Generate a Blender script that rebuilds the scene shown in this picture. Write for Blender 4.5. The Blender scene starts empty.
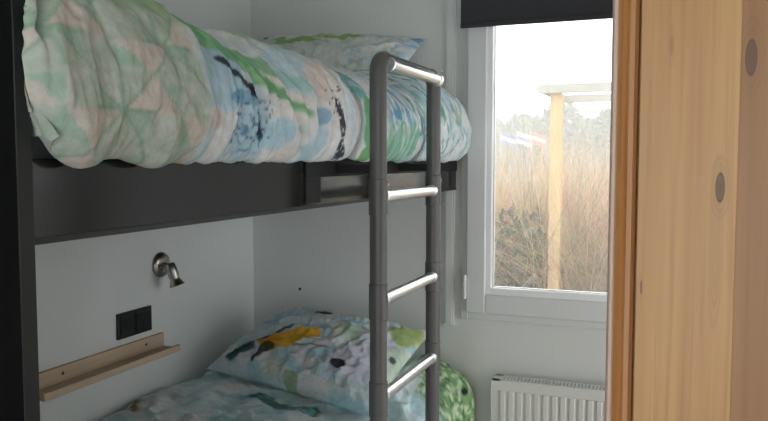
import bpy, math, random
from mathutils import Vector, Matrix, noise, Quaternion
random.seed(7)
S = bpy.context.scene
COL = S.collection
rad = math.radians

# ---------------------------------------------------------------- camera, sky, lights, exposure
cam_d = bpy.data.cameras.new('camera'); cam = bpy.data.objects.new('camera', cam_d); COL.objects.link(cam)
cam.location = (0, 0, 1.5); cam.rotation_euler = (rad(90 - 3.8), 0, rad(21.4))
cam_d.sensor_width = 36; cam_d.lens = 36 * 756 / 768; cam_d.clip_start = 0.02; cam_d.clip_end = 400
S.camera = cam
W = bpy.data.worlds.new('overcast_sky'); S.world = W; W.use_nodes = True
wn = W.node_tree.nodes; wl = W.node_tree.links
bg = wn['Background']
tc = wn.new('ShaderNodeTexCoord'); sx = wn.new('ShaderNodeSeparateXYZ'); cr = wn.new('ShaderNodeValToRGB')
wl.new(tc.outputs['Generated'], sx.inputs[0]); wl.new(sx.outputs['Z'], cr.inputs[0]); wl.new(cr.outputs[0], bg.inputs[0])
cr.color_ramp.elements[0].position = 0.0; cr.color_ramp.elements[0].color = (.93, .97, 1.0, 1)
cr.color_ramp.elements[1].position = 0.8; cr.color_ramp.elements[1].color = (1.0, 1.0, 1.0, 1)
bg.inputs[1].default_value = 3.5
S.view_settings.view_transform = 'Standard'; S.view_settings.look = 'None'
S.view_settings.exposure = 0.0; S.view_settings.gamma = 1.0; S.view_settings.use_curve_mapping = False
S.cycles.use_denoising = True
S.cycles.max_bounces = 10; S.cycles.diffuse_bounces = 6; S.cycles.volume_bounces = 1

# ---------------------------------------------------------------- helpers
def lin(r, g, b):
    f = lambda c: (c / 255 / 12.92) if c / 255 <= .04045 else ((c / 255 + .055) / 1.055) ** 2.4
    return (f(r), f(g), f(b))
def mat(name, col, rough=.5, metal=0., var=0., vscale=8., bump=0., bscale=60., stretch=(1, 1, 1), coat=0., spec=.5):
    m = bpy.data.materials.new(name); m.use_nodes = True
    n = m.node_tree.nodes; l = m.node_tree.links; b = n['Principled BSDF']
    b.inputs['Roughness'].default_value = rough; b.inputs['Metallic'].default_value = metal
    b.inputs['Specular IOR Level'].default_value = spec
    if coat: b.inputs['Coat Weight'].default_value = coat; b.inputs['Coat Roughness'].default_value = .08
    t = n.new('ShaderNodeTexCoord'); mp = n.new('ShaderNodeMapping'); mp.inputs['Scale'].default_value = stretch
    l.new(t.outputs['Object'], mp.inputs[0])
    nz = n.new('ShaderNodeTexNoise'); nz.inputs['Scale'].default_value = vscale; nz.inputs['Detail'].default_value = 4
    l.new(mp.outputs[0], nz.inputs['Vector'])
    r = n.new('ShaderNodeValToRGB')
    r.color_ramp.elements[0].position = .3; r.color_ramp.elements[1].position = .7
    r.color_ramp.elements[0].color = tuple(c * (1 - var) for c in col) + (1,)
    r.color_ramp.elements[1].color = tuple(min(1, c * (1 + var)) for c in col) + (1,)
    l.new(nz.outputs[0], r.inputs[0]); l.new(r.outputs[0], b.inputs['Base Color'])
    if bump:
        nb = n.new('ShaderNodeTexNoise'); nb.inputs['Scale'].default_value = bscale; nb.inputs['Detail'].default_value = 3
        l.new(mp.outputs[0], nb.inputs['Vector'])
        bp = n.new('ShaderNodeBump'); bp.inputs['Strength'].default_value = bump; bp.inputs['Distance'].default_value = .004
        l.new(nb.outputs[0], bp.inputs['Height']); l.new(bp.outputs[0], b.inputs['Normal'])
    return m
def cloth_mat(name, rough=.85, bscale=900):
    m = bpy.data.materials.new(name); m.use_nodes = True
    n = m.node_tree.nodes; l = m.node_tree.links; b = n['Principled BSDF']
    b.inputs['Roughness'].default_value = rough; b.inputs['Specular IOR Level'].default_value = .2
    at = n.new('ShaderNodeAttribute'); at.attribute_name = 'print'
    t = n.new('ShaderNodeTexCoord'); nz = n.new('ShaderNodeTexNoise'); nz.inputs['Scale'].default_value = 60; nz.inputs['Detail'].default_value = 5
    l.new(t.outputs['Object'], nz.inputs['Vector'])
    rr = n.new('ShaderNodeMapRange'); rr.inputs['From Min'].default_value = .3; rr.inputs['From Max'].default_value = .7
    rr.inputs['To Min'].default_value = .88; rr.inputs['To Max'].default_value = 1.06
    l.new(nz.outputs[0], rr.inputs[0])
    vm = n.new('ShaderNodeVectorMath'); vm.operation = 'SCALE'
    l.new(at.outputs['Color'], vm.inputs[0]); l.new(rr.outputs[0], vm.inputs['Scale']); l.new(vm.outputs[0], b.inputs['Base Color'])
    nb = n.new('ShaderNodeTexNoise'); nb.inputs['Scale'].default_value = 45; nb.inputs['Detail'].default_value = 6
    l.new(t.outputs['Object'], nb.inputs['Vector'])
    bp = n.new('ShaderNodeBump'); bp.inputs['Strength'].default_value = .55; bp.inputs['Distance'].default_value = .007
    l.new(nb.outputs[0], bp.inputs['Height']); l.new(bp.outputs[0], b.inputs['Normal'])
    return m
def attr_mat(name, rough=.9):
    m = bpy.data.materials.new(name); m.use_nodes = True
    n = m.node_tree.nodes; l = m.node_tree.links; b = n['Principled BSDF']
    b.inputs['Roughness'].default_value = rough; b.inputs['Specular IOR Level'].default_value = .15
    at = n.new('ShaderNodeAttribute'); at.attribute_name = 'print'; l.new(at.outputs['Color'], b.inputs['Base Color'])
    return m

class MB:
    """collects shapes (world coordinates) that become ONE mesh object"""
    def __init__(s): s.v = []; s.f = []
    def box(s, a, b, M=None):
        k = len(s.v); x0, y0, z0 = a; x1, y1, z1 = b
        for p in [(x0,y0,z0),(x1,y0,z0),(x1,y1,z0),(x0,y1,z0),(x0,y0,z1),(x1,y0,z1),(x1,y1,z1),(x0,y1,z1)]:
            s.v.append(tuple(M @ Vector(p)) if M else p)
        for q in [(0,3,2,1),(4,5,6,7),(0,1,5,4),(1,2,6,5),(2,3,7,6),(3,0,4,7)]: s.f.append(tuple(k + i for i in q))
        return s
    def tube(s, pts, r, n=16, cap=True):
        pts = [Vector(p) for p in pts]; rr = r if isinstance(r, (list, tuple)) else [r] * len(pts)
        k = len(s.v); up = None
        for i, p in enumerate(pts):
            d = (pts[min(i+1, len(pts)-1)] - pts[max(i-1, 0)]).normalized()
            if up is None:
                up = d.orthogonal().normalized()
            else:
                up = (up - d * up.dot(d)).normalized()
            w = d.cross(up)
            for j in range(n):
                a = 2 * math.pi * j / n
                s.v.append(tuple(p + (up * math.cos(a) + w * math.sin(a)) * rr[i]))
        for i in range(len(pts) - 1):
            for j in range(n):
                a = k + i*n + j; b = k + i*n + (j+1) % n
                s.f.append((a, b, b + n, a + n))
        if cap:
            s.f.append(tuple(k + j for j in range(n))[::-1]); s.f.append(tuple(k + (len(pts)-1)*n + j for j in range(n)))
        return s
    def lathe(s, base, axis, prof, n=28):
        base = Vector(base); axis = Vector(axis).normalized()
        return s._rings([base + axis * h for h, r in prof], [r for h, r in prof], axis, n)
    def _rings(s, cs, rs, axis, n):
        u = axis.orthogonal().normalized(); w = axis.cross(u); k = len(s.v)
        for c, r in zip(cs, rs):
            for j in range(n):
                a = 2 * math.pi * j / n; s.v.append(tuple(c + (u*math.cos(a) + w*math.sin(a)) * max(r, 1e-4)))
        for i in range(len(cs)-1):
            for j in range(n):
                a = k + i*n + j; b = k + i*n + (j+1) % n; s.f.append((a, b, b+n, a+n))
        s.f.append(tuple(k + j for j in range(n))[::-1]); s.f.append(tuple(k + (len(cs)-1)*n + j for j in range(n)))
        return s
    def poly(s, outline, a, b, axis='y'):
        """extrude a 2-D outline [(p,q)] from a to b along axis"""
        k = len(s.v); n = len(outline)
        for t in (a, b):
            for p, q in outline:
                s.v.append({'y': (p, t, q), 'x': (t, p, q), 'z': (p, q, t)}[axis])
        for j in range(n): s.f.append((k+j, k+(j+1) % n, k+n+(j+1) % n, k+n+j))
        s.f.append(tuple(k+j for j in range(n))[::-1]); s.f.append(tuple(k+n+j for j in range(n)))
        return s
    def build(s, name, m, root=None, smooth=False, bevel=0., kind=None, loc=None):
        me = bpy.data.meshes.new(name)
        org = wpos(root) if root else Vector(loc or (0, 0, 0))
        me.from_pydata([tuple(Vector(v) - org) for v in s.v], [], s.f)
        me.update()
        import bmesh
        bm = bmesh.new(); bm.from_mesh(me); bmesh.ops.recalc_face_normals(bm, faces=bm.faces); bm.to_mesh(me); bm.free()
        o = bpy.data.objects.new(name, me); COL.objects.link(o); me.materials.append(m)
        if root: o.parent = root
        else: o.location = org
        if smooth:
            for p in me.polygons: p.use_smooth = True
            try: me.set_sharp_from_angle(angle=rad(40))
            except Exception: pass
        if bevel:
            b = o.modifiers.new('bevel', 'BEVEL'); b.width = bevel; b.segments = 3; b.limit_method = 'ANGLE'; b.angle_limit = rad(40)
        if kind: o['kind'] = kind
        return o
def wpos(o):
    p = Vector((0, 0, 0))
    while o: p = p + Vector(o.location); o = o.parent
    return p
def thing(name, label, cat, loc, group=None):
    o = bpy.data.objects.new(name, None); COL.objects.link(o); o.location = loc; o.empty_display_size = .1
    o['label'] = label; o['category'] = cat
    if group: o['group'] = group
    return o
def tag(o, label, cat, group=None, kind=None):
    o['label'] = label; o['category'] = cat
    if group: o['group'] = group
    if kind: o['kind'] = kind
    return o
def colour(o, cols):
    a = o.data.color_attributes.new('print', 'FLOAT_COLOR', 'POINT')
    flat = []
    for c in cols: flat += [c[0], c[1], c[2], 1.0]
    a.data.foreach_set('color', flat)
def sm(x, a=0., b=1.):
    t = max(0., min(1., (x - a) / (b - a))); return t * t * (3 - 2 * t)
def interp(tab, x):
    if x <= tab[0][0]: return tab[0][1]
    for (a, va), (b, vb) in zip(tab, tab[1:]):
        if x <= b: t = sm((x - a) / (b - a)); return va + (vb - va) * t
    return tab[-1][1]
def N(x, y=0, z=0): return noise.noise(Vector((x, y, z)))
def mix(a, b, t): return tuple(p + (q - p) * t for p, q in zip(a, b))

# ---------------------------------------------------------------- materials
M_wall = mat('painted_wall', (.72, .74, .725), .55, var=.015, vscale=3, bump=.08, bscale=150)
M_ceil = mat('ceiling_panel', (.75, .76, .74), .6)
M_floor = mat('floor_vinyl', (.30, .25, .20), .45, var=.25, vscale=6, stretch=(6, .6, 1))
M_upvc = mat('white_upvc', (.72, .74, .74), .3)
M_bead = mat('sky_lit_white_bead', (.93, .94, .95), .25)  # whiter than the frame, brightness of the sky-lit rim put into the colour
M_unlit_panel = mat('unlit_laminate', (.006, .006, .0065), .9, var=.15, vscale=30, spec=.1)  # nearly black so the foot panel's unlit face is dark by colour
M_char = mat('charcoal_laminate', (.0065, .008, .0078), .16, var=.25, vscale=2.5, stretch=(1, .15, 6), bump=.05, bscale=12, spec=.4)
M_edge = mat('charcoal_edge_band', (.015, .018, .019), .45, var=.1)
M_tube = mat('grey_powder_coat', (.105, .104, .102), .42, var=.05)
M_alu = mat('brushed_aluminium', (.80, .80, .80), .28, 1.0, var=.05, vscale=40, stretch=(1, 20, 20))
M_nickel = mat('satin_nickel', (.50, .47, .43), .28, 1.0)
M_dark = mat('black_plastic', (.014, .015, .016), .35)
M_darker = mat('socket_recess', (.006, .006, .007), .5)
M_shelf = mat('pale_pine_shelf', lin(198, 176, 150), .5, var=.12, vscale=5, stretch=(8, .8, 8))
M_screw = mat('dark_screw', (.08, .06, .05), .4, .7)
M_blind = mat('anthracite_blind', (.035, .036, .042), .85, var=.06, vscale=200, bump=.1, bscale=500)
M_radi = mat('white_enamel', (.74, .745, .72), .3)
M_void = mat('radiator_gap', (.10, .10, .10), .7)
M_matt = mat('mattress_ticking', (.45, .46, .47), .9, bump=.2)
M_cloth = cloth_mat('printed_cotton')
M_attr = attr_mat('dry_plants')
def glass_mat():
    m = bpy.data.materials.new('window_glass'); m.use_nodes = True
    n = m.node_tree.nodes; l = m.node_tree.links; n.remove(n['Principled BSDF'])
    out = n['Material Output']; tr = n.new('ShaderNodeBsdfTransparent'); gl = n.new('ShaderNodeBsdfGlossy'); mx = n.new('ShaderNodeMixShader')
    fr = n.new('ShaderNodeFresnel'); fr.inputs[0].default_value = 1.45
    gl.inputs['Roughness'].default_value = .02; tr.inputs[0].default_value = (.94, .96, .95, 1)
    l.new(fr.outputs[0], mx.inputs[0]); l.new(tr.outputs[0], mx.inputs[1]); l.new(gl.outputs[0], mx.inputs[2]); l.new(mx.outputs[0], out.inputs[0])
    return m
M_glass = glass_mat()
def pine_mat(name, c1, c2, c3, knots=(), gs=1.0, seed=0.):
    """long straight grain along Z with oval knots (object coordinates, X/Z plane)"""
    m = bpy.data.materials.new(name); m.use_nodes = True
    n = m.node_tree.nodes; l = m.node_tree.links; b = n['Principled BSDF']
    b.inputs['Roughness'].default_value = .38
    t = n.new('ShaderNodeTexCoord')
    def noi(scale, st, det=4, dist=0.):
        mp = n.new('ShaderNodeMapping'); mp.inputs['Scale'].default_value = st; mp.inputs['Location'].default_value = (seed, seed*.7, 0)
        l.new(t.outputs['Object'], mp.inputs[0]); z = n.new('ShaderNodeTexNoise'); z.inputs['Scale'].default_value = scale
        z.inputs['Detail'].default_value = det; z.inputs['Distortion'].default_value = dist; l.new(mp.outputs[0], z.inputs['Vector']); return z.outputs[0]
    a = noi(34 * gs, (1, 1, .03)); c = noi(150 * gs, (1, 1, .02), 3)
    r1 = n.new('ShaderNodeValToRGB'); e = r1.color_ramp.elements
    e[0].position = .33; e[0].color = c1 + (1,); e[1].position = .68; e[1].color = c2 + (1,)
    l.new(a, r1.inputs[0])
    r2 = n.new('ShaderNodeMapRange'); r2.inputs['From Min'].default_value = .5; r2.inputs['From Max'].default_value = .75
    r2.inputs['To Min'].default_value = 0; r2.inputs['To Max'].default_value = .55; l.new(c, r2.inputs[0])
    mx = n.new('ShaderNodeMix'); mx.data_type = 'RGBA'
    l.new(r2.outputs[0], mx.inputs[0]); l.new(r1.outputs[0], mx.inputs[6]); mx.inputs[7].default_value = c3 + (1,)
    cur = mx.outputs[2]
    for (kx, kz, rx, rz, dk) in knots:
        mp = n.new('ShaderNodeMapping'); mp.vector_type = 'TEXTURE'
        mp.inputs['Location'].default_value = (kx, 0, kz); mp.inputs['Scale'].default_value = (rx, 10, rz)
        l.new(t.outputs['Object'], mp.inputs[0])
        ln = n.new('ShaderNodeVectorMath'); ln.operation = 'LENGTH'; l.new(mp.outputs[0], ln.inputs[0])
        # ripple of growth rings round the knot
        kr = n.new('ShaderNodeValToRGB'); e = kr.color_ramp.elements
        e[0].position = 0; e[0].color = (.8*dk, .8*dk, .8*dk, 1); e[1].position = 1; e[1].color = (0, 0, 0, 1)
        for p, v in ((.26, .75*dk), (.31, .95*dk), (.345, .12), (.45, .05), (.5, .16), (.56, .02), (.68, .10), (.75, 0.)):
            q = kr.color_ramp.elements.new(p); q.color = (v, v, v, 1)
        dv = n.new('ShaderNodeMath'); dv.operation = 'MULTIPLY'; dv.inputs[1].default_value = .33
        l.new(ln.outputs['Value'], dv.inputs[0]); l.new(dv.outputs[0], kr.inputs[0])
        k2 = n.new('ShaderNodeMix'); k2.data_type = 'RGBA'
        l.new(kr.outputs[0], k2.inputs[0]); l.new(cur, k2.inputs[6]); k2.inputs[7].default_value = lin(74, 36, 20) + (1,)
        cur = k2.outputs[2]
    l.new(cur, b.inputs['Base Color'])
    return m

# ---------------------------------------------------------------- room shell
LX, BY, RX, FY, CZ = -1.70, 2.80, 1.00, -1.6, 2.38
def st(name, mb, m, **k): return mb.build(name, m, kind='structure', **k)
st('floor', MB().box((LX-.1, FY-.1, -.08), (RX+.1, BY+.1, 0)), M_floor)
st('ceiling', MB().box((LX-.1, FY-.1, CZ), (RX+.1, BY+.1, CZ+.08)), M_ceil)
st('wall_left', MB().box((LX-.1, FY-.1, 0), (LX, BY+.1, CZ)), M_wall)
GD = (1.45, 2.64, .06, 1.92)                          # unseen door opening added in the right wall to light bunks and walls
st('wall_right', MB().box((RX, FY-.1, 0), (RX+.1, GD[0], CZ)).box((RX, GD[1], 0), (RX+.1, BY+.1, CZ))
   .box((RX, GD[0], GD[3]), (RX+.1, GD[1], CZ)).box((RX, GD[0], 0), (RX+.1, GD[1], GD[2])), M_wall)
d1 = bpy.data.objects.new('added_light_door', None); COL.objects.link(d1); d1.location = (RX, 2.1, 0); d1['kind'] = 'structure'
mb = MB()
for y0, y1 in ((GD[0], GD[0]+.06), (2.07, 2.12), (GD[1]-.06, GD[1])): mb.box((RX+.01, y0, GD[2]), (RX+.07, y1, GD[3]))
for z0, z1 in ((GD[2], GD[2]+.06), (GD[3]-.06, GD[3])): mb.box((RX+.01, GD[0]+.06, z0), (RX+.07, GD[1]-.06, z1))
mb.build('added_door_frame', M_upvc, d1, bevel=.004)
WX0, WX1, WZ0, WZ1 = -.765, -.105, .905, 2.22       # window opening
st('wall_back', MB().box((LX, BY, 0), (WX0, BY+.1, CZ)).box((WX1, BY, 0), (RX, BY+.1, CZ))
   .box((WX0, BY, 0), (WX1, BY+.1, WZ0)).box((WX0, BY, WZ1), (WX1, BY+.1, CZ)), M_wall)
FW = (-.60, .96, .08, 2.2)                              # unseen window opening added behind the camera to light pine and walls
st('wall_front', MB().box((LX, FY-.1, 0), (FW[0], FY, CZ)).box((FW[1], FY-.1, 0), (RX, FY, CZ))
   .box((FW[0], FY-.1, 0), (FW[1], FY, FW[2])).box((FW[0], FY-.1, FW[3]), (FW[1], FY, CZ)), M_wall)
# cover strip on the back wall left of the window, thin recessed line included
o = st('trim_1', MB().box((-.846, BY-.010, .86), (-.803, BY, CZ)).box((-.838, BY-.014, .868), (-.811, BY-.010, CZ)), M_upvc, bevel=.002)

# ---------------------------------------------------------------- window
wf = bpy.data.objects.new('window_1', None); COL.objects.link(wf); wf.location = (-.44, BY, WZ0); wf['kind'] = 'structure'
def ring(mb, x0, x1, z0, z1, w, y0, y1):
    return mb.box((x0, y0, z0), (x0+w, y1, z1)).box((x1-w, y0, z0), (x1, y1, z1)).box((x0+w, y0, z0), (x1-w, y1, z0+w)).box((x0+w, y0, z1-w), (x1-w, y1, z1))
ring(MB(), -.777, -.093, .893, 2.232, .030, BY-.014, BY+.07).build('window_frame', M_upvc, wf, bevel=.003)
sash = ring(MB(), -.750, -.120, .921, 2.205, .074, BY-.034, BY+.045).build('window_sash', M_upvc, wf, bevel=.005)
ring(MB(), -.680, -.190, .995, 2.133, .025, BY-.028, BY+.03).build('glazing_bead', M_bead, sash, bevel=.002)
MB().box((-.665, BY+.008, 1.006), (-.205, BY+.014, 2.12)).build('window_pane', M_glass, sash)
ring(MB(), -.659, -.211, 1.016, 2.112, .005, BY+.003, BY+.007).build('rubber_seal', M_dark, sash)
for z in (1.02, 2.1):
    MB().tube([(-.755, BY-.036, z-.045), (-.755, BY-.036, z+.045)], .007, 10).box((-.752, BY-.037, z-.03), (-.738, BY-.033, z+.03)).build('hinge', M_upvc, wf, smooth=True)
w2 = bpy.data.objects.new('added_light_window', None); COL.objects.link(w2); w2.location = (.18, FY, FW[2]); w2['kind'] = 'structure'
ring(MB(), FW[0], FW[1], FW[2], FW[3], .06, FY-.08, FY+.01).box((.15, FY-.08, FW[2]), (.21, FY+.01, FW[3])).build('window_frame', M_upvc, w2, bevel=.004)

# roller blind
rb = thing('roller_blind', 'dark anthracite roller blind half lowered over the top of the window', 'blind', (-.44, BY-.05, 2.30))
MB().box((-.771, BY-.054, 1.995), (-.10, BY-.050, 2.30)).build('blind_fabric', M_blind, rb)
MB().box((-.772, BY-.058, 1.988), (-.10, BY-.046, 2.006)).build('hem_bar', M_blind, rb, bevel=.003)
MB().tube([(-.775, BY-.040, 2.31), (-.09, BY-.040, 2.31)], .026, 20).build('roller_tube', M_blind, rb, smooth=True)
for x in (-.783, -.089): MB().box((x, BY-.068, 2.28), (x+.008, BY-.0, 2.345)).build('bracket', M_upvc, rb)

# ---------------------------------------------------------------- radiator
ra = thing('panel_radiator', 'white ribbed panel radiator with slotted top below the window', 'radiator', (-.3, BY-.06, .12))
RX0, RX1, RZ0, RZ1 = -.630, .17, .14, .690
mb = MB(); prof = []
nr = 24; pitch = (RX1-RX0-.05)/nr
prof.append((RX0, BY-.10)); prof.append((RX0+.022, BY-.10))
for i in range(nr):
    x = RX0+.025+i*pitch
    prof += [(x+pitch*.10, BY-.100), (x+pitch*.24, BY-.107), (x+pitch*.76, BY-.107), (x+pitch*.90, BY-.100)]
prof += [(RX1, BY-.10), (RX1, BY-.092), (RX0, BY-.092)]
mb.poly(prof, RZ0+.03, RZ1-.035, 'z')
mb.box((RX0, BY-.10, RZ1-.035), (RX1, BY-.092, RZ1)).box((RX0, BY-.10, RZ0), (RX1, BY-.092, RZ0+.03))
mb.build('front_panel', M_radi, ra, bevel=.0012)
MB().box((RX0+.004, BY-.045, RZ0+.01), (RX1-.004, BY-.038, RZ1-.012)).build('rear_panel', M_radi, ra)
for x in (RX0-.004, RX1): MB().box((x, BY-.102, RZ0), (x+.004, BY-.03, RZ1+.002)).build('side_cover', M_radi, ra, bevel=.001)
mb = MB().box((RX0, BY-.100, RZ1), (RX1, BY-.088, RZ1+.004)).box((RX0, BY-.046, RZ1), (RX1, BY-.034, RZ1+.004)).box((RX0, BY-.100, RZ1), (RX0+.03, BY-.034, RZ1+.004)).box((RX1-.03, BY-.1, RZ1), (RX1, BY-.034, RZ1+.004))
ns = 58; sp = (RX1-RX0-.06)/ns
for i in range(ns): mb.box((RX0+.03+i*sp, BY-.088, RZ1), (RX0+.03+i*sp+sp*.52, BY-.046, RZ1+.004))
mb.build('top_grille', M_radi, ra)
MB().box((RX0+.01, BY-.090, RZ1-.05), (RX1-.01, BY-.047, RZ1-.042)).build('convector', M_void, ra)
for x in (RX0+.12, RX1-.12): MB().box((x, BY-.038, RZ0+.05), (x+.03, BY-.0005, RZ1-.05)).build('wall_bracket', M_radi, ra)
MB().tube([(RX1-.03, BY-.06, RZ0), (RX1-.03, BY-.06, 0)], .008, 10).build('supply_pipe', M_radi, ra)

# ---------------------------------------------------------------- pine wardrobe
KX = 0.0
wd = thing('pine_wardrobe', 'tall knotty pine wardrobe at the right, seen end-on beside the window', 'wardrobe', (.25, 1.3, 0))
# object coordinates of the parts are world minus (.25,1.3,0)
kn = [(.050-.25, 1.467, .0053, .0185, 1.0), (-.0505-.25, 1.351, .0016, .018, 1.0), (-.038-.25, 1.340, .0012, .009, .8), (-.009-.25, 1.64, .002, .012, .35), (.047-.25, 1.40, .004, .05, .12)]
M_pine = pine_mat('pale_pine', lin(192, 140, 86), lin(210, 164, 102), lin(166, 110, 64), kn, .8)
M_pine2 = pine_mat('dim_orange_pine', lin(180, 122, 70), lin(194, 138, 82), lin(156, 98, 52), (), 1.2, 3.)  # orange pine, darkened for the weaker light on the recessed moulding
M_pine3 = pine_mat('brown_pine', lin(162, 114, 66), lin(174, 126, 74), lin(146, 98, 54), [(.080-.25, 1.622, .0065, .022, .9)], .9, 5.)
M_pine4 = pine_mat('window_lit_pine', lin(205, 176, 158), lin(215, 188, 168), lin(195, 160, 140), (), 1.0, 7.)  # paler tone carries the window light caught by the rounded edge
MB().box((-.0445, 1.0, .02), (.069, 1.022, 2.30)).build('stile', M_pine, wd, bevel=.0012)
MB().poly([(-.072, 1.012), (-.066, 1.007), (-.062, 1.010), (-.058, 1.0065), (-.052, 1.0065), (-.0475, 1.012), (-.0475, 1.03), (-.072, 1.03)], .02, 2.30, 'z').build('moulding', M_pine2, wd)
MB().poly([(-.0715, 1.012), (-.0735, 1.009), (-.077, 1.0085), (-.0795, 1.011), (-.0805, 1.016), (-.0805, 1.03), (-.0715, 1.03)], .02, 2.30, 'z').build('edge_bead', M_pine4, wd, smooth=True)
MB().box((.069, 1.006, .02), (.62, 1.022, 2.30)).build('side_panel', M_pine3, wd)
MB().box((-.078, 1.03, .02), (.62, 1.36, 2.30)).build('carcass', M_pine, wd)
MB().box((-.082, 1.004, 2.30), (.63, 1.37, 2.33)).build('top_board', M_pine, wd, bevel=.003)
MB().box((-.06, 1.02, 0), (.61, 1.34, .02)).build('plinth', M_pine2, wd)

wd.location.x -= .005

# ---------------------------------------------------------------- bunk bed
bb = thing('bunk_bed', 'charcoal laminate bunk bed built along the left wall', 'bunk bed', (-1.25, 1.76, 0))
PY0, PY1, FX = .725, .749, -.800
MB().box((LX+.002, PY0, 0), (-.7855, PY1, 2.05)).build('foot_panel', M_unlit_panel, bb)
MB().box((-.7855, PY0-.001, 0), (-.783, PY1, 2.05)).build('edge_band', M_edge, bb, bevel=.002)
MB().box((-.8005, PY1, 1.388), (-.7925, PY1+.006, 1.50)).build('corner_strip', M_edge, bb)
MB().box((FX-.03, PY1, 1.394), (FX, 2.798, 1.502)).build('upper_rail', M_char, bb, bevel=.0015)
MB().box((FX-.028, PY1, 1.387), (FX+.002, 2.798, 1.396)).build('rail_edge_strip', M_edge, bb, bevel=.001)
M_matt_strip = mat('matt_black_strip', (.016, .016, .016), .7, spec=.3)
MB().box((FX, 1.545, 1.460), (FX+.004, 2.796, 1.500)).box((FX, 1.545, 1.40), (FX+.0035, 1.620, 1.460)).build('dark_reflection_strip', M_matt_strip, bb, bevel=.001)  # added strip standing in for the dark band in the rail's reflection
MB().box((LX+.002, PY1, 1.40), (FX-.03, 2.79, 1.42)).build('bed_board', M_char, bb)
MB().box((FX-.03, PY1, .30), (FX, 2.798, .50)).build('lower_rail', M_char, bb, bevel=.0015)
MB().box((LX+.002, PY1, .40), (FX-.03, 2.79, .42)).build('bed_board', M_char, bb)
MB().box((FX-.03, 2.74, 0), (FX-.002, 2.79, .30)).build('leg', M_char, bb)
for z0, lab in ((1.42, 'mattress under the upper printed duvet'), (.42, 'mattress under the lower printed duvet')):
    o = MB().box((LX+.012, PY1+.01, z0), (FX-.036, 2.785, z0+.17)).build('mattress', M_matt, bevel=.02, loc=(-1.25, 1.76, z0))
    tag(o, 'pale grey ' + lab, 'mattress')

# ---------------------------------------------------------------- ladder
TX = -.690; LY1, LY2 = 1.722, 2.166
ld = thing('bunk_ladder', 'grey tubular ladder with silver rungs standing upright against the bunk bed front', 'ladder', (TX, (LY1+LY2)/2, 0))
R = .0215; zt = 1.768 - R
arc = []
for k in range(0, 9): a = math.pi - k*math.pi/16; arc.append((TX, LY1 + .035 + .035*math.cos(a), zt - .035 + .035*math.sin(a)))
arc2 = []
for k in range(0, 9): a = math.pi/2 - k*math.pi/16; arc2.append((TX, LY2 - .035 + .035*math.cos(a), zt - .035 + .035*math.sin(a)))
MB().tube([(TX, LY1, .02)] + [(TX, LY1, z) for z in (.5, 1., 1.4)] + arc[0:9], R, 24).build('side_tube', M_tube, ld, smooth=True)
MB().tube([(TX, LY2, .02)] + [(TX, LY2, z) for z in (.5, 1., 1.4)] + arc2[::-1], R, 24).build('side_tube', M_tube, ld, smooth=True)
MB().tube([arc[8], arc2[0]], R*.92, 24).build('top_tube', M_tube, ld, smooth=True)
for z in (1.735, 1.410, 1.151, .905, .65, .395, .14):
    top = z > 1.7
    xo = TX + (.020 if top else .003)
    rg = MB().tube([(xo, LY1 + (.016 if not top else .02), z), (xo, LY2 - (.016 if not top else .012), z)], .0155, 20).build('rung', M_alu, ld, smooth=True)
    for y in (LY1 + .030, LY2 - .026):
        MB().lathe((xo, y-.008, z), (0, 1, 0), [(0, .0155), (.001, .0178), (.015, .0178), (.016, .0155)], 20).build('collar', M_alu, rg, smooth=True)
    if not top:
        for y in (LY1, LY2):
            MB().lathe((TX, y, z-.045), (0, 0, 1), [(0, R), (.0015, R+.0022), (.0885, R+.0022), (.09, R)], 24).build('sleeve', M_tube, ld, smooth=True)
    for y, s in ((LY1, 1), (LY2, 1)):
        MB().lathe((TX+R*.7, y+.014, z+.03), (1, .6, 0), [(0, .004), (.006, .004), (.0075, .002)], 10).build('set_screw', M_alu, ld, smooth=True)
for y in (LY1, LY2):
    MB().box((FX+.004, y-.012, 1.468), (TX-R*.8, y+.012, 1.490)).build('bracket', M_matt_strip, ld, bevel=.002)
    MB().lathe((TX, y, 0), (0, 0, 1), [(0, .026), (.03, .026), (.034, R)], 20).build('foot_cap', M_dark, ld, smooth=True)

# ---------------------------------------------------------------- duvets
def catmull(pts, n):
    P = [pts[0]] + pts + [pts[-1]]; out = []
    seg = len(pts) - 1
    for i in range(n + 1):
        t = i / n * seg; k = min(int(t), seg - 1); t -= k
        a, b, c, d = P[k], P[k+1], P[k+2], P[k+3]
        out.append(tuple(.5*((2*b[j]) + (-a[j]+c[j])*t + (2*a[j]-5*b[j]+4*c[j]-d[j])*t*t + (-a[j]+3*b[j]-3*c[j]+d[j])*t**3) for j in (0, 1)))
    return out
def resample(pts, n, dens):
    """points at equal spacing of a weighted arc length"""
    L = [0.]
    for p, q in zip(pts, pts[1:]): L.append(L[-1] + math.hypot(q[0]-p[0], q[1]-p[1]) * dens((p[0]+q[0])/2))
    out = []; k = 0
    for i in range(n + 1):
        s = L[-1] * i / n
        while k < len(L) - 2 and L[k+1] < s: k += 1
        t = (s - L[k]) / max(1e-9, L[k+1] - L[k])
        out.append((pts[k][0] + (pts[k+1][0]-pts[k][0])*t, pts[k][1] + (pts[k+1][1]-pts[k][1])*t))
    return out
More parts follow.
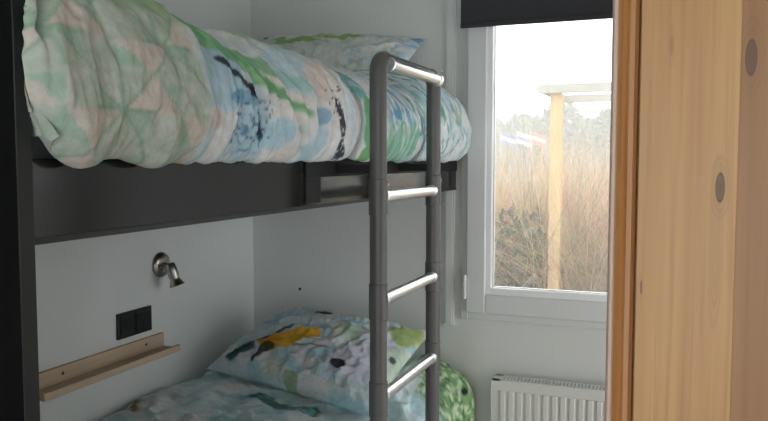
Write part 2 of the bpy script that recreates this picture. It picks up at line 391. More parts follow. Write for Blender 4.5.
def make_duvet(name, z0, prof, hfun, y0f, y1, nu, nv, disp, paint, cap, squeeze=None):
    prof = resample(catmull(prof, 400), nv, lambda x: 2.6 if x > -.95 else 1.)
    C = (-1.2, .16); verts = []; cols = []; faces = []
    arcl = [0.]
    for p, q in zip(prof, prof[1:]): arcl.append(arcl[-1] + math.hypot(q[0]-p[0], q[1]-p[1]))
    for i in range(nu + 1):
        u = i / nu
        for j, (x, h) in enumerate(prof):
            ys = y0f(h); Y = ys + (y1 - ys) * u
            h2 = hfun(Y, x, h)
            e0 = Y - ys; e1 = y1 - Y; ins = 0.
            for e, r in ((e0, cap[0]), (e1, cap[1])):
                if e < r: ins += r * (1 - math.sqrt(max(0, 1 - (1 - e/r)**2)))
            # outward direction of the section
            a = prof[max(j-1, 0)]; b = prof[min(j+1, nv)]
            tx, th = b[0]-a[0], b[1]-a[1]; tl = math.hypot(tx, th) or 1
            nx, nh = (th/tl, -tx/tl)
            if arcl[j] < .9 and False: pass
            d = disp(Y, x, h2, arcl[j]) * min(1., (e0 + .01)/.05) * min(1., (e1 + .01)/.05)
            px = x + nx * (d - ins); ph = h2 + nh * (d - ins)
            py = Y + .4*d
            if squeeze: py = max(py, squeeze + .004 - max(0, px + .781)*1.9)
            px = max(px, LX + .006); py = min(py, BY - .012)
            verts.append((px, py, z0 + ph)); cols.append(paint(Y, x, h2, arcl[j]))
    m = nv + 1
    for i in range(nu):
        for j in range(nv):
            a = i*m + j; faces.append((a, a+1, a+m+1, a+m))
        a = i*m + nv; faces.append((a, i*m, (i+1)*m, a+m))
    if squeeze:                       # tuck the near end in behind the foot panel
        k0 = len(verts)
        for k in range(m):
            p = verts[k]; verts.append((min(p[0], -.805), squeeze + .012, p[2])); cols.append(cols[k])
        for k in range(m): faces.append((k, k0 + k, k0 + (k+1) % m, (k+1) % m))
        faces.append(tuple(k0 + k for k in range(m))[::-1])
    else: faces.append(tuple(range(m))[::-1])
    faces.append(tuple(nu*m + k for k in range(m)))
    mb = MB(); mb.v = verts; mb.f = faces
    o = mb.build(name, M_cloth, smooth=True, loc=(-1.25, 1.76, z0))
    colour(o, cols)
    return o
def ridge(x, y, z=0): return 1 - 2*abs(N(x, y, z))
c_mint = lin(192, 204, 190); c_pink = lin(222, 208, 200); c_grn = lin(166, 196, 176); c_gry = lin(206, 211, 202)
c_white = lin(232, 234, 236); c_lblue = lin(182, 214, 230); c_blue = lin(108, 168, 200); c_navy = lin(30, 42, 66)
c_leaf = lin(112, 180, 128); c_teal = lin(92, 176, 176); c_dgrn = lin(40, 100, 80); c_yel = lin(235, 180, 40); c_olive = lin(150, 170, 95)
def seg(px, py, ax, ay, bx, by):
    vx, vy = bx-ax, by-ay; t = max(0, min(1, ((px-ax)*vx + (py-ay)*vy)/(vx*vx+vy*vy))); return math.hypot(px-ax-vx*t, py-ay-vy*t), t
def stars(Y, q):
    gx = (Y - .860)/.112; gy = (q - .070)/.105
    gx += .05*N(Y*9, q*9, 3); ix, iy = round(gx), round(gy)
    dx, dy = gx-ix, gy-iy; k = int((math.atan2(dy, dx) + math.pi*2) / (math.pi/4)) % 8
    sec = (k + (ix+iy) % 2 * 1) % 8
    c = [c_pink, c_mint, c_gry, c_grn, c_pink, c_gry, c_mint, c_grn][sec]
    if max(abs(dx), abs(dy)) > .40 and sec % 2: c = c_mint
    md = min(abs(dx), abs(dy), abs(abs(dx)-abs(dy)))
    c = mix(lin(140, 178, 152), c, sm(md, .0, .05)) if (ix+iy) % 2 == 0 else c
    return mix(c, c_mint, .25 + .2*N(Y*30, q*30))
def paint_up(Y, x, h, a):
    q = h if x > -.86 else .26 + (-.86 - x)
    wy = Y + .02*N(Y*8, q*8, 1); wq = q + .02*N(Y*8, q*8, 9)
    if Y < 1.12: base = stars(Y, q)
    t = sm(wy, 1.03, 1.06)
    c = c_white
    c = mix(c, c_pink, sm(N(wy*7, wq*5, 4), 0, .3)*.4)
    n2 = N(wy*26, wq*5, 7)
    c = mix(c, c_lblue, sm(n2, .0, .3)*.6)
    def blob(cy, cz, ry, rz, col, s=1., ang=0.):
        nonlocal c
        dy, dz = wy-cy, wq-cz; ca, sa = math.cos(ang), math.sin(ang)
        p = (dy*ca + dz*sa)/ry; r = (-dy*sa + dz*ca)/rz
        d = p*p + r*r; c = mix(c, col, s*sm(1.15 - d, 0, .35))
    blob(1.12, .16, .06, .08, c_lblue, .9, -.6); blob(1.20, .05, .07, .05, c_lblue, .9); blob(1.16, .11, .05, .012, c_blue, .7)
    blob(1.29, .05, .05, .03, c_lblue, .9); blob(1.07, .07, .03, .02, c_pink, .8)
    # green leaf sweeping down
    d, tt = seg(wy, wq, 1.10, .235, 1.40, .10)
    c = mix(c, mix(c_leaf, lin(150, 205, 150), sm(N(wy*30, wq*30), -.1, .3)), sm(.040*(1-tt*.6) - d, 0, .010)*.92)
    d, tt = seg(wy, wq, 1.22, .20, 1.42, .17); c = mix(c, c_leaf, sm(.022 - d, 0, .010)*.8)
    d, tt = seg(wy, wq, 1.36, .08, 1.44, .0); c = mix(c, c_teal, sm(.02 - d, 0, .02)*.5*(N(wy*60, wq*60) > 0))
    blob(1.45, .10, .03, .022, c_blue, .75); blob(1.46, .02, .035, .06, c_lblue, .8)
    blob(1.42, .19, .07, .05, c_lblue, .6); blob(1.50, .17, .04, .05, c_pink, .8)
    # teal, green by the ladder
    blob(1.72, .20, .10, .06, c_teal, .85 if N(wy*50, wq*50) > -.15 else .4); blob(1.79, .09, .035, .07, c_leaf, .95); blob(1.79, .01, .03, .03, lin(120, 180, 110), .9)
    blob(1.60, .19, .03, .05, c_pink, .5)
    if Y > 1.85:
        ys = Y + .02*N(Y*7, q*9, 4)
        c2 = mix(c_white, c_teal, sm(N(ys*60, q*9, 2), .05, .3)*.7); c2 = mix(c2, c_lblue, sm(N(ys*75, q*12, 5), .0, .3)*.8)
        c2 = mix(c2, c_blue, sm(N(ys*85, q*12, 12), .08, .3)*.85*sm(2.35 - Y, 0, .2))
        c2 = mix(c2, c_leaf, sm(N(ys*55, q*10, 8), .12, .35)*.6)
        c2 = mix(c2, lin(60, 130, 120), sm(N(ys*110, q*16, 28), .25, .4)*.6)
        if Y < 2.12: c2 = mix(c2, c_leaf, .5*sm(.12 - q, 0, .05)*sm(2.12-Y, 0, .05))
        if Y > 2.4: c2 = mix(c2, c_white, sm(Y, 2.4, 2.75)*.4)
        c = mix(c, c2, sm(Y, 1.85, 1.92))
    # navy brush marks
    d, tt = seg(wy, wq, 1.125, .165, 1.19, .12); c = mix(c, c_navy, sm(.010 - d, 0, .004)*.9)
    d, tt = seg(wy, wq, 1.19, .13, 1.245, .045); c = mix(c, c_navy, sm(.011 - d, 0, .004)*.95)
    sp = N(Y*130, q*130, 3)
    if 1.12 < Y < 1.27: c = mix(c, lin(60, 110, 160), .8*sm(sp, .12, .28)*sm(q, .0, .03)*sm(.13 - q, 0, .03))
    d, tt = seg(wy, wq, 1.555, .115, 1.625, .008)
    c = mix(c, c_navy, .94*sm(.020 - d, 0, .003)*sm(sp, -.28, -.15)) if d > .006 else mix(c, c_navy, .94)
    if 1.49 < Y < 1.57 and .10 < q < .16: c = mix(c, c_navy, .85*sm(sp, .22, .32))
    if Y < 1.12:
        c = mix(base, c, t)
        g = sm(N(Y*9, q*9, 14), 0., .3) * sm(q, .19, .25) * sm(Y, .82, .95)
        c = mix(c, lin(140, 182, 130), g*.8)
    g = sm(q, .22, .27) * sm(N(Y*12, q*12, 24), -.2, .2) * (1 - sm(Y, 1.5, 1.7)) * sm(Y, .9, 1.0)
    c = mix(c, lin(150, 196, 140), g*.6)
    return tuple(max(.01, v) for v in c)
H_up = [(.69, .30), (.9, .320), (1.03, .30), (1.12, .268), (1.22, .258), (1.4, .268), (1.55, .262), (1.75, .252), (2.0, .245), (2.2, .25), (2.38, .30), (2.55, .305), (2.66, .27), (2.78, .20)]
def h_up(Y, x, h):
    H = interp(H_up, Y)
    if x < -1.0 and Y > 2.0:
        H = H + (.19 - H) * sm(-x, 1.0, 1.15) * sm(Y, 2.0, 2.3)
    return h if h < .09 else .09 + (h - .09) * (H - .09) / .195
def disp_up(Y, x, h, a):
    front = sm(h, -.01, .03)
    bend = .06 * N(Y*2, a*4, 3)
    s = Y + bend + .10*(a - .2)*math.sin(Y*5)
    w = .30 + .70*sm(Y, 1.0, 1.15)
    m = max(.15, .6 + .9*N(Y*5, a*6, 21))
    s += .03*N(Y*6, a*9, 31)
    w *= 1.25
    d = .012*w*(ridge(s*11, a*1.6, 1.7) - .55) + .012*w*m*(ridge(s*23, a*4.0, 5.1) - .6) + .008*m*w*(ridge(s*47, a*7., 8.) - .6)
    d += .0040*m*w*(ridge(s*90, a*12., 18.) - .6) + .009*(1.1-.5*w)*m*(ridge(Y*16, a*14, 41) - .5)
    d += .010*N(Y*4.2, a*5, 2)
    if x > -.9: d *= .35 + .65*sm(h, -.005, .07)
    # the quilted near part: soft puffs between the seams
    k = 1 - sm(Y, 1.0, 1.12)
    if k > 0:
        d += k*(.006*ridge(Y*6 + a*3, a*2, 11) + .004*N(Y*22, a*22, 4))
        dd, tt = seg(Y, h, .742, .17, .80, .29); d -= k*.026*math.exp(-(dd/.009)**2)
        dd, tt = seg(Y, h, .742, .17, .735, .06); d -= k*.010*math.exp(-(dd/.008)**2)
        dd, tt = seg(Y, h, .842, .30, .872, .13); d -= k*.020*math.exp(-(dd/.008)**2)*(1 - tt*.7)
        dd, tt = seg(Y, h, .800, .29, .806, .20); d -= k*.010*math.exp(-(dd/.007)**2)
        dd, tt = seg(Y, h, .92, .30, .98, .16); d -= k*.009*math.exp(-(dd/.009)**2)
    if Y > 1.66 and Y < 1.80: d -= .010*math.exp(-((Y-1.73)/.04)**2)
    if x > -.9: d += .009*sm(Y, 2.45, 2.65)*sm(h, .0, .06)
    hem = math.exp(-((h - .0)/.025)**2)*(x > -.9); d += hem*.008*N(Y*14, 3, 3)
    return d
prof_up = [(-.797, .025), (-.785, .000), (-.757, .003), (-.731, .04), (-.722, .095), (-.735, .155), (-.775, .215), (-.85, .262), (-.96, .284), (-1.15, .288), (-1.40, .27), (-1.60, .235), (-1.675, .17), (-1.68, .115), (-1.5, .10), (-1.2, .10), (-.86, .10), (-.81, .05)]
o = make_duvet('duvet', 1.5, prof_up, h_up, lambda h: .712 + .05*sm(.10 - h, 0, .12), 2.775, 640, 250, disp_up, paint_up, (.055, .10), squeeze=PY1)
tag(o, 'puffy duvet on the upper bunk, mint star print turning blue and green', 'duvet')

H_lo = [(.8, .24), (1.6, .25), (2.2, .25), (2.8, .24)]
def h_lo(Y, x, h):
    H = .205 + .02*N(Y*3, x*3, 5)
    H += .085 * sm(x, -1.02, -.85) * sm(Y, 2.10, 2.42) * (1 - sm(Y, 2.62, 2.85)*.6)
    return h if h < .09 else .09 + (h - .09) * (H - .09) / .195
def disp_lo(Y, x, h, a):
    d = .014*(ridge(Y*7 + x*3, x*9, 1.7) - .5) + .008*(ridge(Y*16, x*20, 4) - .5) + .004*(ridge(Y*34, x*30, 14) - .5) + .010*N(Y*3, x*4, 2)
    if x > -.9: d += .006*(ridge(Y*18 + a*3, a*3, 6) - .5)
    return d
def paint_lo(Y, x, h, a):
    q = x + (h if x > -.8 else 0)
    c = mix(lin(216, 234, 238), c_white, sm(N(Y*5, q*6, 1), -.1, .3)*.9)
    c = mix(c, lin(165, 212, 218), sm(N(Y*8, q*10, 6), .1, .35)*.6)
    c = mix(c, lin(120, 180, 190), sm(N(Y*22, q*22, 16), .2, .35)*.45)
    d, t = seg(Y, q, 2.16, -1.30, 2.12, -1.08); w = .035 + .02*N(Y*20, q*20)
    c = mix(c, c_dgrn if N(Y*30, q*30) > -.1 else c_teal, sm(w - d, 0, .01)*.85)
    d, t = seg(Y, q, 1.99, -1.66, 1.90, -1.60); c = mix(c, lin(130, 110, 60), sm(.016 - d, 0, .008)*.9)
    d, t = seg(Y, q, 2.2, -.98, 2.19, -.90); c = mix(c, c_olive, sm(.02 - d, 0, .01)*.8)
    g = sm(q + .35*(Y - 2.45), -.86, -.80) * sm(Y, 2.28, 2.36)
    gc = mix(lin(125, 165, 115), lin(200, 216, 180), sm(N(Y*34, a*34, 2), -.1, .25)); gc = mix(gc, lin(70, 115, 75), sm(N(Y*46, a*46, 8), .1, .3)*.8); gc = mix(gc, lin(30, 45, 40), sm(.016 - math.hypot(Y-2.62, h-.16), 0, .006))
    c = mix(c, gc, g)
    return c
prof_lo = [(-.797, -.06), (-.785, -.13), (-.755, -.14), (-.722, -.09), (-.705, .0), (-.700, .09), (-.715, .16), (-.775, .225), (-.85, .265), (-.96, .282), (-1.15, .285), (-1.40, .285), (-1.60, .284), (-1.675, .25), (-1.68, .13), (-1.5, .10), (-1.2, .10), (-.86, .10), (-.81, .05)]
o = make_duvet('duvet', .50, prof_lo, h_lo, lambda h: .79, 2.77, 300, 200, disp_lo, paint_lo, (.06, .09))
tag(o, 'pale aqua printed duvet spread over the lower bunk', 'duvet')

# ---------------------------------------------------------------- pillows
def make_pillow(A, B, Cc, D, thick, paint, label, seed, n=110):
    A, B, Cc, D = map(Vector, (A, B, Cc, D)); mid = (A+B+Cc+D)/4
    nrm = ((D-A).cross(B-A)).normalized()
    mb = MB(); cols = []
    for side in (1, -1):
        for i in range(n+1):
            for j in range(n+1):
                u = -1 + 2*i/n; v = -1 + 2*j/n
                uu = u*(1 - .055*(1 - v*v)*u*u); vv = v*(1 - .085*(1 - u*u)*v*v)
                s = (uu+1)/2; t = (vv+1)/2
                p = A*(1-s)*(1-t) + D*s*(1-t) + Cc*s*t + B*(1-s)*t
                e = max(0, (1 - abs(u)**2.6))**.55 * max(0, (1 - abs(v)**2.6))**.55
                w = thick*e*(.5 if side > 0 else .36)
                em = min(1, (1-abs(u))*5)*min(1, (1-abs(v))*5)
                rr = .014*(ridge(u*3+seed, v*3.2, 2)-.5) + .008*(ridge(u*8+seed, v*5, 4)-.5) + .003*(ridge(u*18+seed, v*12, 4)-.5)
                rr += .005*math.sin(u*34 + 3*N(u*3, v*2, seed))*sm(-v, .1, .7)*(1-abs(u)*.3)   # pleats along the lower edge
                p = p + nrm*side*(w + rr*em)
                mb.v.append(tuple(p)); cols.append(paint(u, v))
        k = 0 if side > 0 else (n+1)**2
        for i in range(n):
            for j in range(n):
                a = k + i*(n+1) + j; q = (a, a+n+1, a+n+2, a+1); mb.f.append(q if side > 0 else q[::-1])
    o = mb.build('pillow', M_cloth, smooth=True, loc=tuple(mid))
    colour(o, cols); tag(o, label, 'pillow')
    return o
def paint_plo(u, v):
    wu = u + .05*N(u*3, v*3, 1); wv = v + .08*N(u*4, v*3, 7)
    c = mix(lin(205, 222, 226), c_white, sm(N(u*2.5, v*2, 3), -.1, .3))
    c = mix(c, lin(165, 208, 220), sm(N(u*4, v*3.5, 13), .05, .35)*.8)
    def el(cu, cv, ru, rv, col, s=1., ang=0.):
        nonlocal c
        du, dv = wu-cu, wv-cv; ca, sa = math.cos(ang), math.sin(ang)
        d = ((du*ca+dv*sa)/ru)**2 + ((-du*sa+dv*ca)/rv)**2
        c = mix(c, col, s*sm(1.15-d, 0, .3))
    el(.66, -.35, .25, .35, lin(222, 220, 236), .8); el(.12, -.92, .10, .12, lin(140, 178, 120), .7); el(-.1, -.8, .12, .14, lin(200, 206, 180), .5)
    el(.40, .20, .28, .22, lin(190, 212, 175), .6); el(.72, .12, .20, .35, lin(226, 228, 242), .8); el(.88, .60, .13, .30, lin(160, 180, 90), .85); el(.95, .0, .10, .35, lin(190, 212, 160), .5)
    el(-.45, -.45, .10, .30, lin(190, 205, 222), .6); el(.1, .7, .4, .2, lin(215, 225, 215), .8)
    d, t = seg(wu, wv, -.28, -.46, -.03, -.08); c = mix(c, lin(240, 186, 50), sm(.19 - .06*abs(t-.4) - d, 0, .03)*.97)
    d, t = seg(wu, wv, -.42, -.42, -.30, -.36); c = mix(c, lin(226, 158, 36), sm(.09 - d, 0, .03)*.95)
    d, t = seg(wu, wv, -.72, -.75, -.15, .18); c = mix(c, lin(46, 76, 66), sm(.035 - d, 0, .02)*.85)
    d, t = seg(wu, wv, -.72, -.80, -.55, -.55); c = mix(c, lin(40, 72, 70), sm(.10 - d, 0, .03)*.92)
    d, t = seg(wu, wv, -.40, -.85, -.30, -.52); c = mix(c, lin(34, 58, 56), sm(.06*t + .01 - d + .02, 0, .02)*.92)
    d, t = seg(wu, wv, -.02, -.40, .34, -.28); c = mix(c, lin(80, 100, 90), sm(.028 - d, 0, .02)*.7)
    el(.55, -.52, .075, .09, lin(38, 38, 40), .95, .4); el(.94, -.0, .035, .07, lin(50, 60, 85), .9); el(-.10, .48, .11, .05, lin(35, 60, 50), .9)
    el(.45, -.70, .2, .12, lin(176, 212, 226), .6)
    return c
make_pillow((-1.64, 2.35, .72), (-1.47, 2.69, .90), (-.84, 2.63, .868), (-.86, 2.08, .72), .20, paint_plo, 'printed pillow with yellow and blue motif lying on the lower bunk', 2.)
def paint_pup(u, v):
    c = mix(lin(205, 212, 206), c_white, sm(N(u*3, v*2, 5), -.2, .3)*.6)
    wv = v + .15*N(u*4, v*3, 2)
    d, t = seg(u, wv, -.62, .52, .30, .60); c = mix(c, lin(140, 178, 100), sm(.16 - d, 0, .06)*.85*sm(N(u*7, v*7, 3), -.35, .0))
    d, t = seg(u, wv, -.97, .85, -.90, .82); c = mix(c, lin(40, 40, 36), sm(.05 - d, 0, .02))
    d, t = seg(u, wv, .1, .93, .28, .93); c = mix(c, lin(60, 80, 50), sm(.035 - d, 0, .02))
    c = mix(c, lin(165, 205, 225), sm(N(u*6, v*6, 11), .0, .3)*.7*sm(u, .2, .6))
    c = mix(c, lin(90, 140, 190), sm(u, .75, .9)*sm(v, .2, .8)*sm(N(u*9, v*9, 1), -.1, .2)*.8)
    return c
make_pillow((-1.60, 2.44, 1.715), (-1.585, 2.715, 2.00), (-.885, 2.70, 1.95), (-.92, 2.40, 1.72), .14, paint_pup, 'pale pillow leaning against the back wall on the upper bunk', 5.)

# ---------------------------------------------------------------- things on the left wall
wl_ = thing('reading_lamp', 'small satin nickel spot lamp on the wall under the upper bunk', 'lamp', (LX, 2.175, 1.133))
MB().lathe((LX, 2.175, 1.133), (1, 0, 0), [(0, .043), (.006, .045), (.012, .042), (.018, .032), (.021, .018), (.0215, .001)], 32).build('wall_plate', M_nickel, wl_, smooth=True)
MB().tube([(LX+.02, 2.172, 1.133), (LX+.045, 2.160, 1.132), (LX+.062, 2.150, 1.128)], [.009, .009, .011], 14).build('arm', M_nickel, wl_, smooth=True)
ax = Vector((.30, .10, -.95)).normalized()
hb = Vector((LX+.060, 2.148, 1.146))
sh = MB().lathe(hb, ax, [(0, .006), (.003, .015), (.010, .0185), (.052, .0185), (.056, .0165), (.060, .0170), (.082, .027), (.084, .025), (.070, .014)], 28).build('lamp_shade', M_nickel, wl_, smooth=True)
MB().lathe(hb + ax*.062, ax, [(0, .010), (.010, .013), (.014, .001)], 18).build('bulb', mat('frosted_bulb', (.7, .7, .68), .3), sh, smooth=True)
MB().lathe((LX+.021, 2.157, 1.120), (1, 0, 0), [(0, .004), (.003, .004), (.004, .001)], 10).build('screw', M_screw, wl_)

sk = thing('wall_socket', 'black double wall socket mounted just above the picture ledge', 'socket', (LX, 2.03, .957))
MB().box((LX, 1.945, .914), (LX+.009, 2.115, 1.000)).build('cover_frame', M_dark, sk, bevel=.003)
MB().box((LX+.009, 1.957, .926), (LX+.0115, 2.026, .988)).build('socket_insert', M_dark, sk, bevel=.001)
MB().lathe((LX+.0116, 1.992, .957), (1, 0, 0), [(0, .022), (.001, .022), (.0012, .0215)], 28).build('socket_well', M_darker, sk)
MB().box((LX+.009, 2.034, .926), (LX+.013, 2.103, .988)).build('rocker_switch', M_dark, sk, bevel=.001)

pl = thing('picture_ledge', 'pale pine picture ledge screwed to the wall above the lower bunk', 'shelf', (LX, 1.87, .835))
SY0, SY1 = 1.565, 2.172
MB().box((LX, SY0, .835), (LX+.014, SY1, .893)).build('back_board', M_shelf, pl, bevel=.0015)
MB().box((LX+.014, SY0, .835), (LX+.068, SY1-.002, .847)).build('ledge', M_shelf, pl, bevel=.001)
MB().box((LX+.068, SY0, .833), (LX+.080, SY1+.004, .855)).build('front_lip', M_shelf, pl, bevel=.002)
for y in (1.70, 2.075):
    MB().lathe((LX+.014, y, .872), (1, 0, 0), [(0, .005), (.0012, .005), (.002, .003)], 14).build('screw', M_screw, pl)
for i, (x, y, z) in enumerate(()): pass
# small wall hook mark on the back wall
o = MB().lathe((-1.476, BY, .961), (0, -1, 0), [(0, .006), (.003, .006), (.004, .002)], 12).build('wall_plug', M_screw, loc=(-1.476, BY, .961))
tag(o, 'tiny dark plug in the back wall above the lower pillow', 'plug')

# ---------------------------------------------------------------- unseen fill lamp added behind the camera
cl = thing('added_fill_lamp', 'round white ceiling lamp added behind the camera as fill light', 'lamp', (.1, -.6, CZ))
MB().lathe((.1, -.6, CZ), (0, 0, -1), [(0, .17), (.015, .18), (.03, .17)], 40).build('fill_lamp_base', M_upvc, cl, smooth=True)
M_em = mat('fill_lamp_diffuser', (.9, .88, .82), .4)
M_em.node_tree.nodes['Principled BSDF'].inputs['Emission Color'].default_value = (1, .93, .82, 1)
M_em.node_tree.nodes['Principled BSDF'].inputs['Emission Strength'].default_value = 4.0
MB().lathe((.1, -.6, CZ-.03), (0, 0, -1), [(0, .165), (.03, .15), (.05, .11), (.06, .04), (.0605, .001)], 40).build('diffuser', M_em, cl, smooth=True)

# ---------------------------------------------------------------- outside
GZ = -.45
M_grass = mat('meadow', (.16, .15, .08), .95, var=.4, vscale=1.5)
o = MB().box((-70, BY+.1, GZ-.3), (60, 120, GZ)).build('ground', M_grass, kind='structure')
M_timber = mat('weathered_timber', (.52, .35, .19), .8, var=.12, vscale=6, stretch=(6, 6, .6))
M_timber2 = mat('grey_timber', (.36, .33, .29), .8, var=.1)
pg = thing('pergola', 'pale timber pergola frame standing outside the window', 'pergola', (-.2, 6.8, GZ))
for x, y in ((-.915, 6.05), (1.45, 6.05)):
    MB().box((x-.046, y-.046, GZ), (x+.046, y+.046, 2.02)).build('post', M_timber, pg, bevel=.006)
for a, b in (((-1.05, 5.95), (1.6, 5.85)), ((-1.03, 6.98), (1.6, 6.98))):
    MB().poly([(a[0], 2.02), (b[0], 2.02), (b[0], 2.085), (a[0], 2.085)], a[1], a[1]+.05, 'y').build('beam', M_timber2, pg)
for x in (-1.03, 1.5):
    MB().box((x, 5.99, 2.025), (x+.05, 6.98, 2.08)).build('beam', M_timber2, pg)
def blades(mb, cols, cx, cy, n, spread, hmin, hmax, width, pal, lean=.6, rnd=random):
    for _ in range(n):
        a = rnd.uniform(0, 2*math.pi); rr = spread*math.sqrt(rnd.random())
        b = Vector((cx + rr*math.cos(a), cy + rr*math.sin(a), GZ))
        L = rnd.uniform(hmin, hmax); az = rnd.uniform(0, 2*math.pi); ln = rnd.uniform(.1, lean)
        d = Vector((math.cos(az), math.sin(az), 0)); col = rnd.choice(pal); col = tuple(c*rnd.uniform(.75, 1.2) for c in col)
        k = len(mb.v); pts = []
        for s in range(6):
            t = s/5; p = b + d*(L*ln*t**1.8) + Vector((0, 0, L*(t - .45*ln*t**2.2)))
            p += Vector((rnd.uniform(-1, 1), rnd.uniform(-1, 1), 0))*.015*t; pts.append(p)
        side = d.cross(Vector((0, 0, 1)))
        for s, p in enumerate(pts):
            w = width*(1 - s/5.5)
            for q in (side*w, -side*w*.5 + d*w*.8, -side*w*.5 - d*w*.8): mb.v.append(tuple(p+q)); cols.append(col)
        for s in range(5):
            for j in range(3):
                a0 = k+s*3+j; b0 = k+s*3+(j+1) % 3; mb.f.append((a0, b0, b0+3, a0+3))
straw = [(.62, .42, .25), (.70, .50, .32), (.56, .38, .25), (.62, .44, .36), (.46, .38, .20), (.28, .21, .14)]
green = [(.09, .10, .06), (.12, .13, .07), (.16, .15, .09)]
labels = [(-1.9, 6.9, 'dry straw-coloured grass clump outside, leftmost through the window'),
          (-1.35, 7.3, 'dry straw-coloured grass clump outside behind the dark low shrub'),
          (-.75, 6.95, 'dry straw-coloured grass clump outside just right of the pergola post'),
          (-.2, 7.4, 'dry straw-coloured grass clump outside beside the right window edge'),
          (.4, 7.0, 'dry grass clump outside hidden behind the wardrobe edge'),
          (-2.5, 8.2, 'farther dry grass clump outside at the left window edge'),
          (-1.2, 8.7, 'farther dry grass clump outside behind the pergola post'),
          (-.3, 8.9, 'farther dry grass clump outside behind the nearer right clump')]
rnd = random.Random(3)
for i, (x, y, lab) in enumerate(labels):
    mb = MB(); cols = []
    blades(mb, cols, x, y, 2300, .68, 1.2, 2.45 + .10*(i % 3), .0065, straw, 1.0, rnd)
    o = mb.build('dry_grass', M_attr, loc=(x, y, GZ)); colour(o, cols); tag(o, lab, 'grass', 'dry grass clumps outside the window')
def leafy(name, x, y, h, w, n, pal, lab, cat, ls=.05, group=None, dens_top=1.):
    mb = MB(); cols = []
    for _ in range(n):
        while True:
            p = Vector((rnd.uniform(-1, 1), rnd.uniform(-1, 1), rnd.uniform(0, 1)))
            if p.x**2 + p.y**2 + (p.z*1.1 - .35)**2*1.6 < 1 + .3*N(p.x*3, p.y*3, p.z*4): break
        c = Vector((x + p.x*w, y + p.y*w, GZ + .05 + p.z*h))
        a = Vector((rnd.gauss(0, 1), rnd.gauss(0, 1), rnd.gauss(0, 1))).normalized(); b = a.orthogonal().normalized(); nn = a.cross(b)
        k = len(mb.v); s = ls*rnd.uniform(.6, 1.3); col = rnd.choice(pal); col = tuple(q*rnd.uniform(.7, 1.3) for q in col)
        for q in (a*s, b*s*.45, nn*s*.12, -a*s, -b*s*.45): mb.v.append(tuple(c+q)); cols.append(col)
        mb.f += [(k, k+1, k+2), (k+1, k+3, k+2), (k+3, k+4, k+2), (k+4, k, k+2)]
    k0 = len(mb.v); mb.tube([(x, y, GZ), (x, y, GZ + h*.6)], [.03, .012], 6); cols += [(.12, .09, .06)]*(len(mb.v)-k0)
    o = mb.build(name, M_attr, loc=(x, y, GZ)); colour(o, cols); tag(o, lab, cat, group); return o
leafy('low_shrub', -1.26, 6.35, 1.50, .34, 2600, [(.08, .10, .06), (.11, .12, .07), (.16, .14, .10), (.07, .09, .06)], 'low dark green shrub outside, left of the pergola post', 'shrub', .045)
# far hedge and trees
def tree(x, y, h, w, lab, n=1500):
    t = thing('tree', lab, 'tree', (x, y, GZ), 'trees on the horizon outside')
    MB().tube([(x, y, GZ), (x+.1, y, GZ+h*.35), (x, y, GZ+h*.7)], [.2, .13, .05], 8).build('trunk', mat_trunk, t)
    mb = MB(); cols = []
    for _ in range(n):
        th = rnd.uniform(0, 2*math.pi); zz = rnd.uniform(0, 1); r = w*math.sqrt(max(0, math.sin(math.pi*min(1, zz*.85+.12))))*math.sqrt(rnd.random())*(1 + .3*N(th*2, zz*4, x))
        c = Vector((x + r*math.cos(th), y + r*math.sin(th), GZ + h*(.22 + .78*zz)))
        a = Vector((rnd.gauss(0, 1), rnd.gauss(0, 1), abs(rnd.gauss(0, 1)))).normalized(); b = a.orthogonal().normalized(); nn = a.cross(b)
        k = len(mb.v); s = .30*rnd.uniform(.6, 1.3)
        for q in (a*s, b*s*.4, nn*s*.2, -a*s, -b*s*.4): mb.v.append(tuple(c+q))
        mb.f += [(k, k+1, k+2), (k+1, k+3, k+2), (k+3, k+4, k+2), (k+4, k, k+2)]
    mb.build('crown', mat_crown, t)
mat_trunk = mat('tree_bark', (.12, .10, .08), .9); mat_crown = mat('winter_foliage', (.13, .125, .10), .9, var=.3, vscale=.5)
trees = [(-10.9, 45, 4.4, 1.8, 'far hazy tree at the left end of the horizon'), (-9.2, 47, 4.7, 1.7, 'far hazy tree above the leftmost flag'), (-7.6, 45, 4.4, 1.6, 'far hazy tree behind the red flag'),
         (-6.4, 44, 5.1, 1.5, 'far hazy tree rising left of the pergola post'), (-5.2, 43, 4.2, 1.6, 'far hazy tree just right of the pergola post'), (-4.2, 41, 4.0, 1.3, 'far hazy tree under the pergola beam'),
         (-3.2, 38, 4.3, 1.0, 'far hazy tree at the right window edge'), (-12.9, 46, 4.8, 2., 'far hazy tree hidden behind the left window frame'), (-1.5, 39, 4.8, 1.6, 'far hazy tree hidden behind the wardrobe'),
         (1.4, 42, 5.2, 2.2, 'far hazy tree farthest right on the horizon')]
for a in trees: tree(*a)
mb = MB(); cols = []
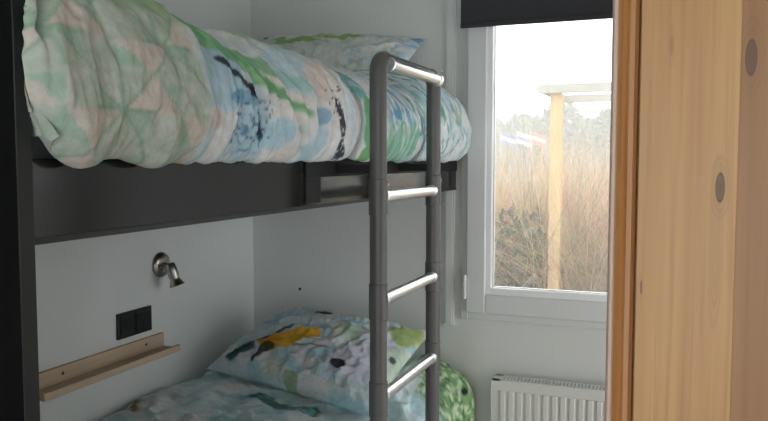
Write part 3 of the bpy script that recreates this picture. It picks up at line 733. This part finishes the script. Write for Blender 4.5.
for i in range(9000):
    x = rnd.uniform(-26, 10); y = rnd.uniform(34, 36.5); z = GZ + rnd.uniform(0, 2.35 + .35*N(x*.5, 0, 2)); s = .2*rnd.uniform(.6, 1.3)
    a = Vector((rnd.gauss(0, 1), rnd.gauss(0, 1), rnd.gauss(0, 1))).normalized(); b = a.orthogonal().normalized(); nn = a.cross(b); k = len(mb.v)
    for q in (a*s, b*s*.4, nn*s*.2, -a*s, -b*s*.4): mb.v.append(tuple(Vector((x, y, z))+q))
    mb.f += [(k, k+1, k+2), (k+1, k+3, k+2), (k+3, k+4, k+2), (k+4, k, k+2)]
o = mb.build('hedge', mat_crown, loc=(-8, 35, GZ)); tag(o, 'long hazy hedge along the field edge outside', 'hedge')
# flags
for i, (px, c1, c2, lab) in enumerate([(500, (.05, .10, .45), (.6, .6, .6), 'leftmost small blue and white flag beyond the field'),
                                        (516, (.75, .75, .78), (.10, .15, .5), 'middle small white and blue flag beyond the field'),
                                        (530, (.75, .08, .12), (.8, .5, .55), 'rightmost small red flag beyond the field')]):
    y = 32.; x = y*math.tan(math.atan((px-384)/756) - rad(21.4)); f = thing('flag', lab, 'flag', (x, y, GZ), 'flags beyond the field')
    MB().tube([(x, y, GZ), (x, y, 2.80)], .022, 8).build('flag_pole', M_timber2, f)
    mb = MB(); nx = 10
    for t in range(2):
        for a in range(nx+1):
            for b in range(4):
                u = a/nx; mb.v.append((x + .03 + u*.62, y + .06*math.sin(u*7) + t*.012, 2.72 - b*.16 - .22*u))
    for t in range(2):
        for a in range(nx):
            for b in range(3):
                k = t*(nx+1)*4 + a*4 + b; mb.f.append((k, k+1, k+5, k+4))
    o = mb.build('flag_cloth', mat('flag_cloth_main', c1, .8), f)
    o.data.materials.append(mat('flag_cloth_second', c2, .8))
    for p in o.data.polygons: p.material_index = 1 if (p.index % 30) % 3 == 1 else 0
# haze over the field; near box thickened to imitate window glare on the grass
for dens, y0, y1, zt_, lab in ((.055, 3.4, 9.6, 2.6, 'pale haze added over the grass in place of window glare'), (.019, 9.6, 75, 9, 'pale haze over the far field and trees')):
    hz = bpy.data.materials.new('haze'); hz.use_nodes = True; n = hz.node_tree.nodes; n.remove(n['Principled BSDF'])
    vs = n.new('ShaderNodeVolumeScatter'); vs.inputs['Color'].default_value = (1, .97, .94, 1); vs.inputs['Density'].default_value = dens
    hz.node_tree.links.new(vs.outputs[0], n['Material Output'].inputs['Volume'])
    o = MB().box((-60, y0, GZ+.01), (50, y1, zt_)).build('haze', hz, loc=(-5, y0, GZ)); tag(o, lab, 'haze', kind='stuff')
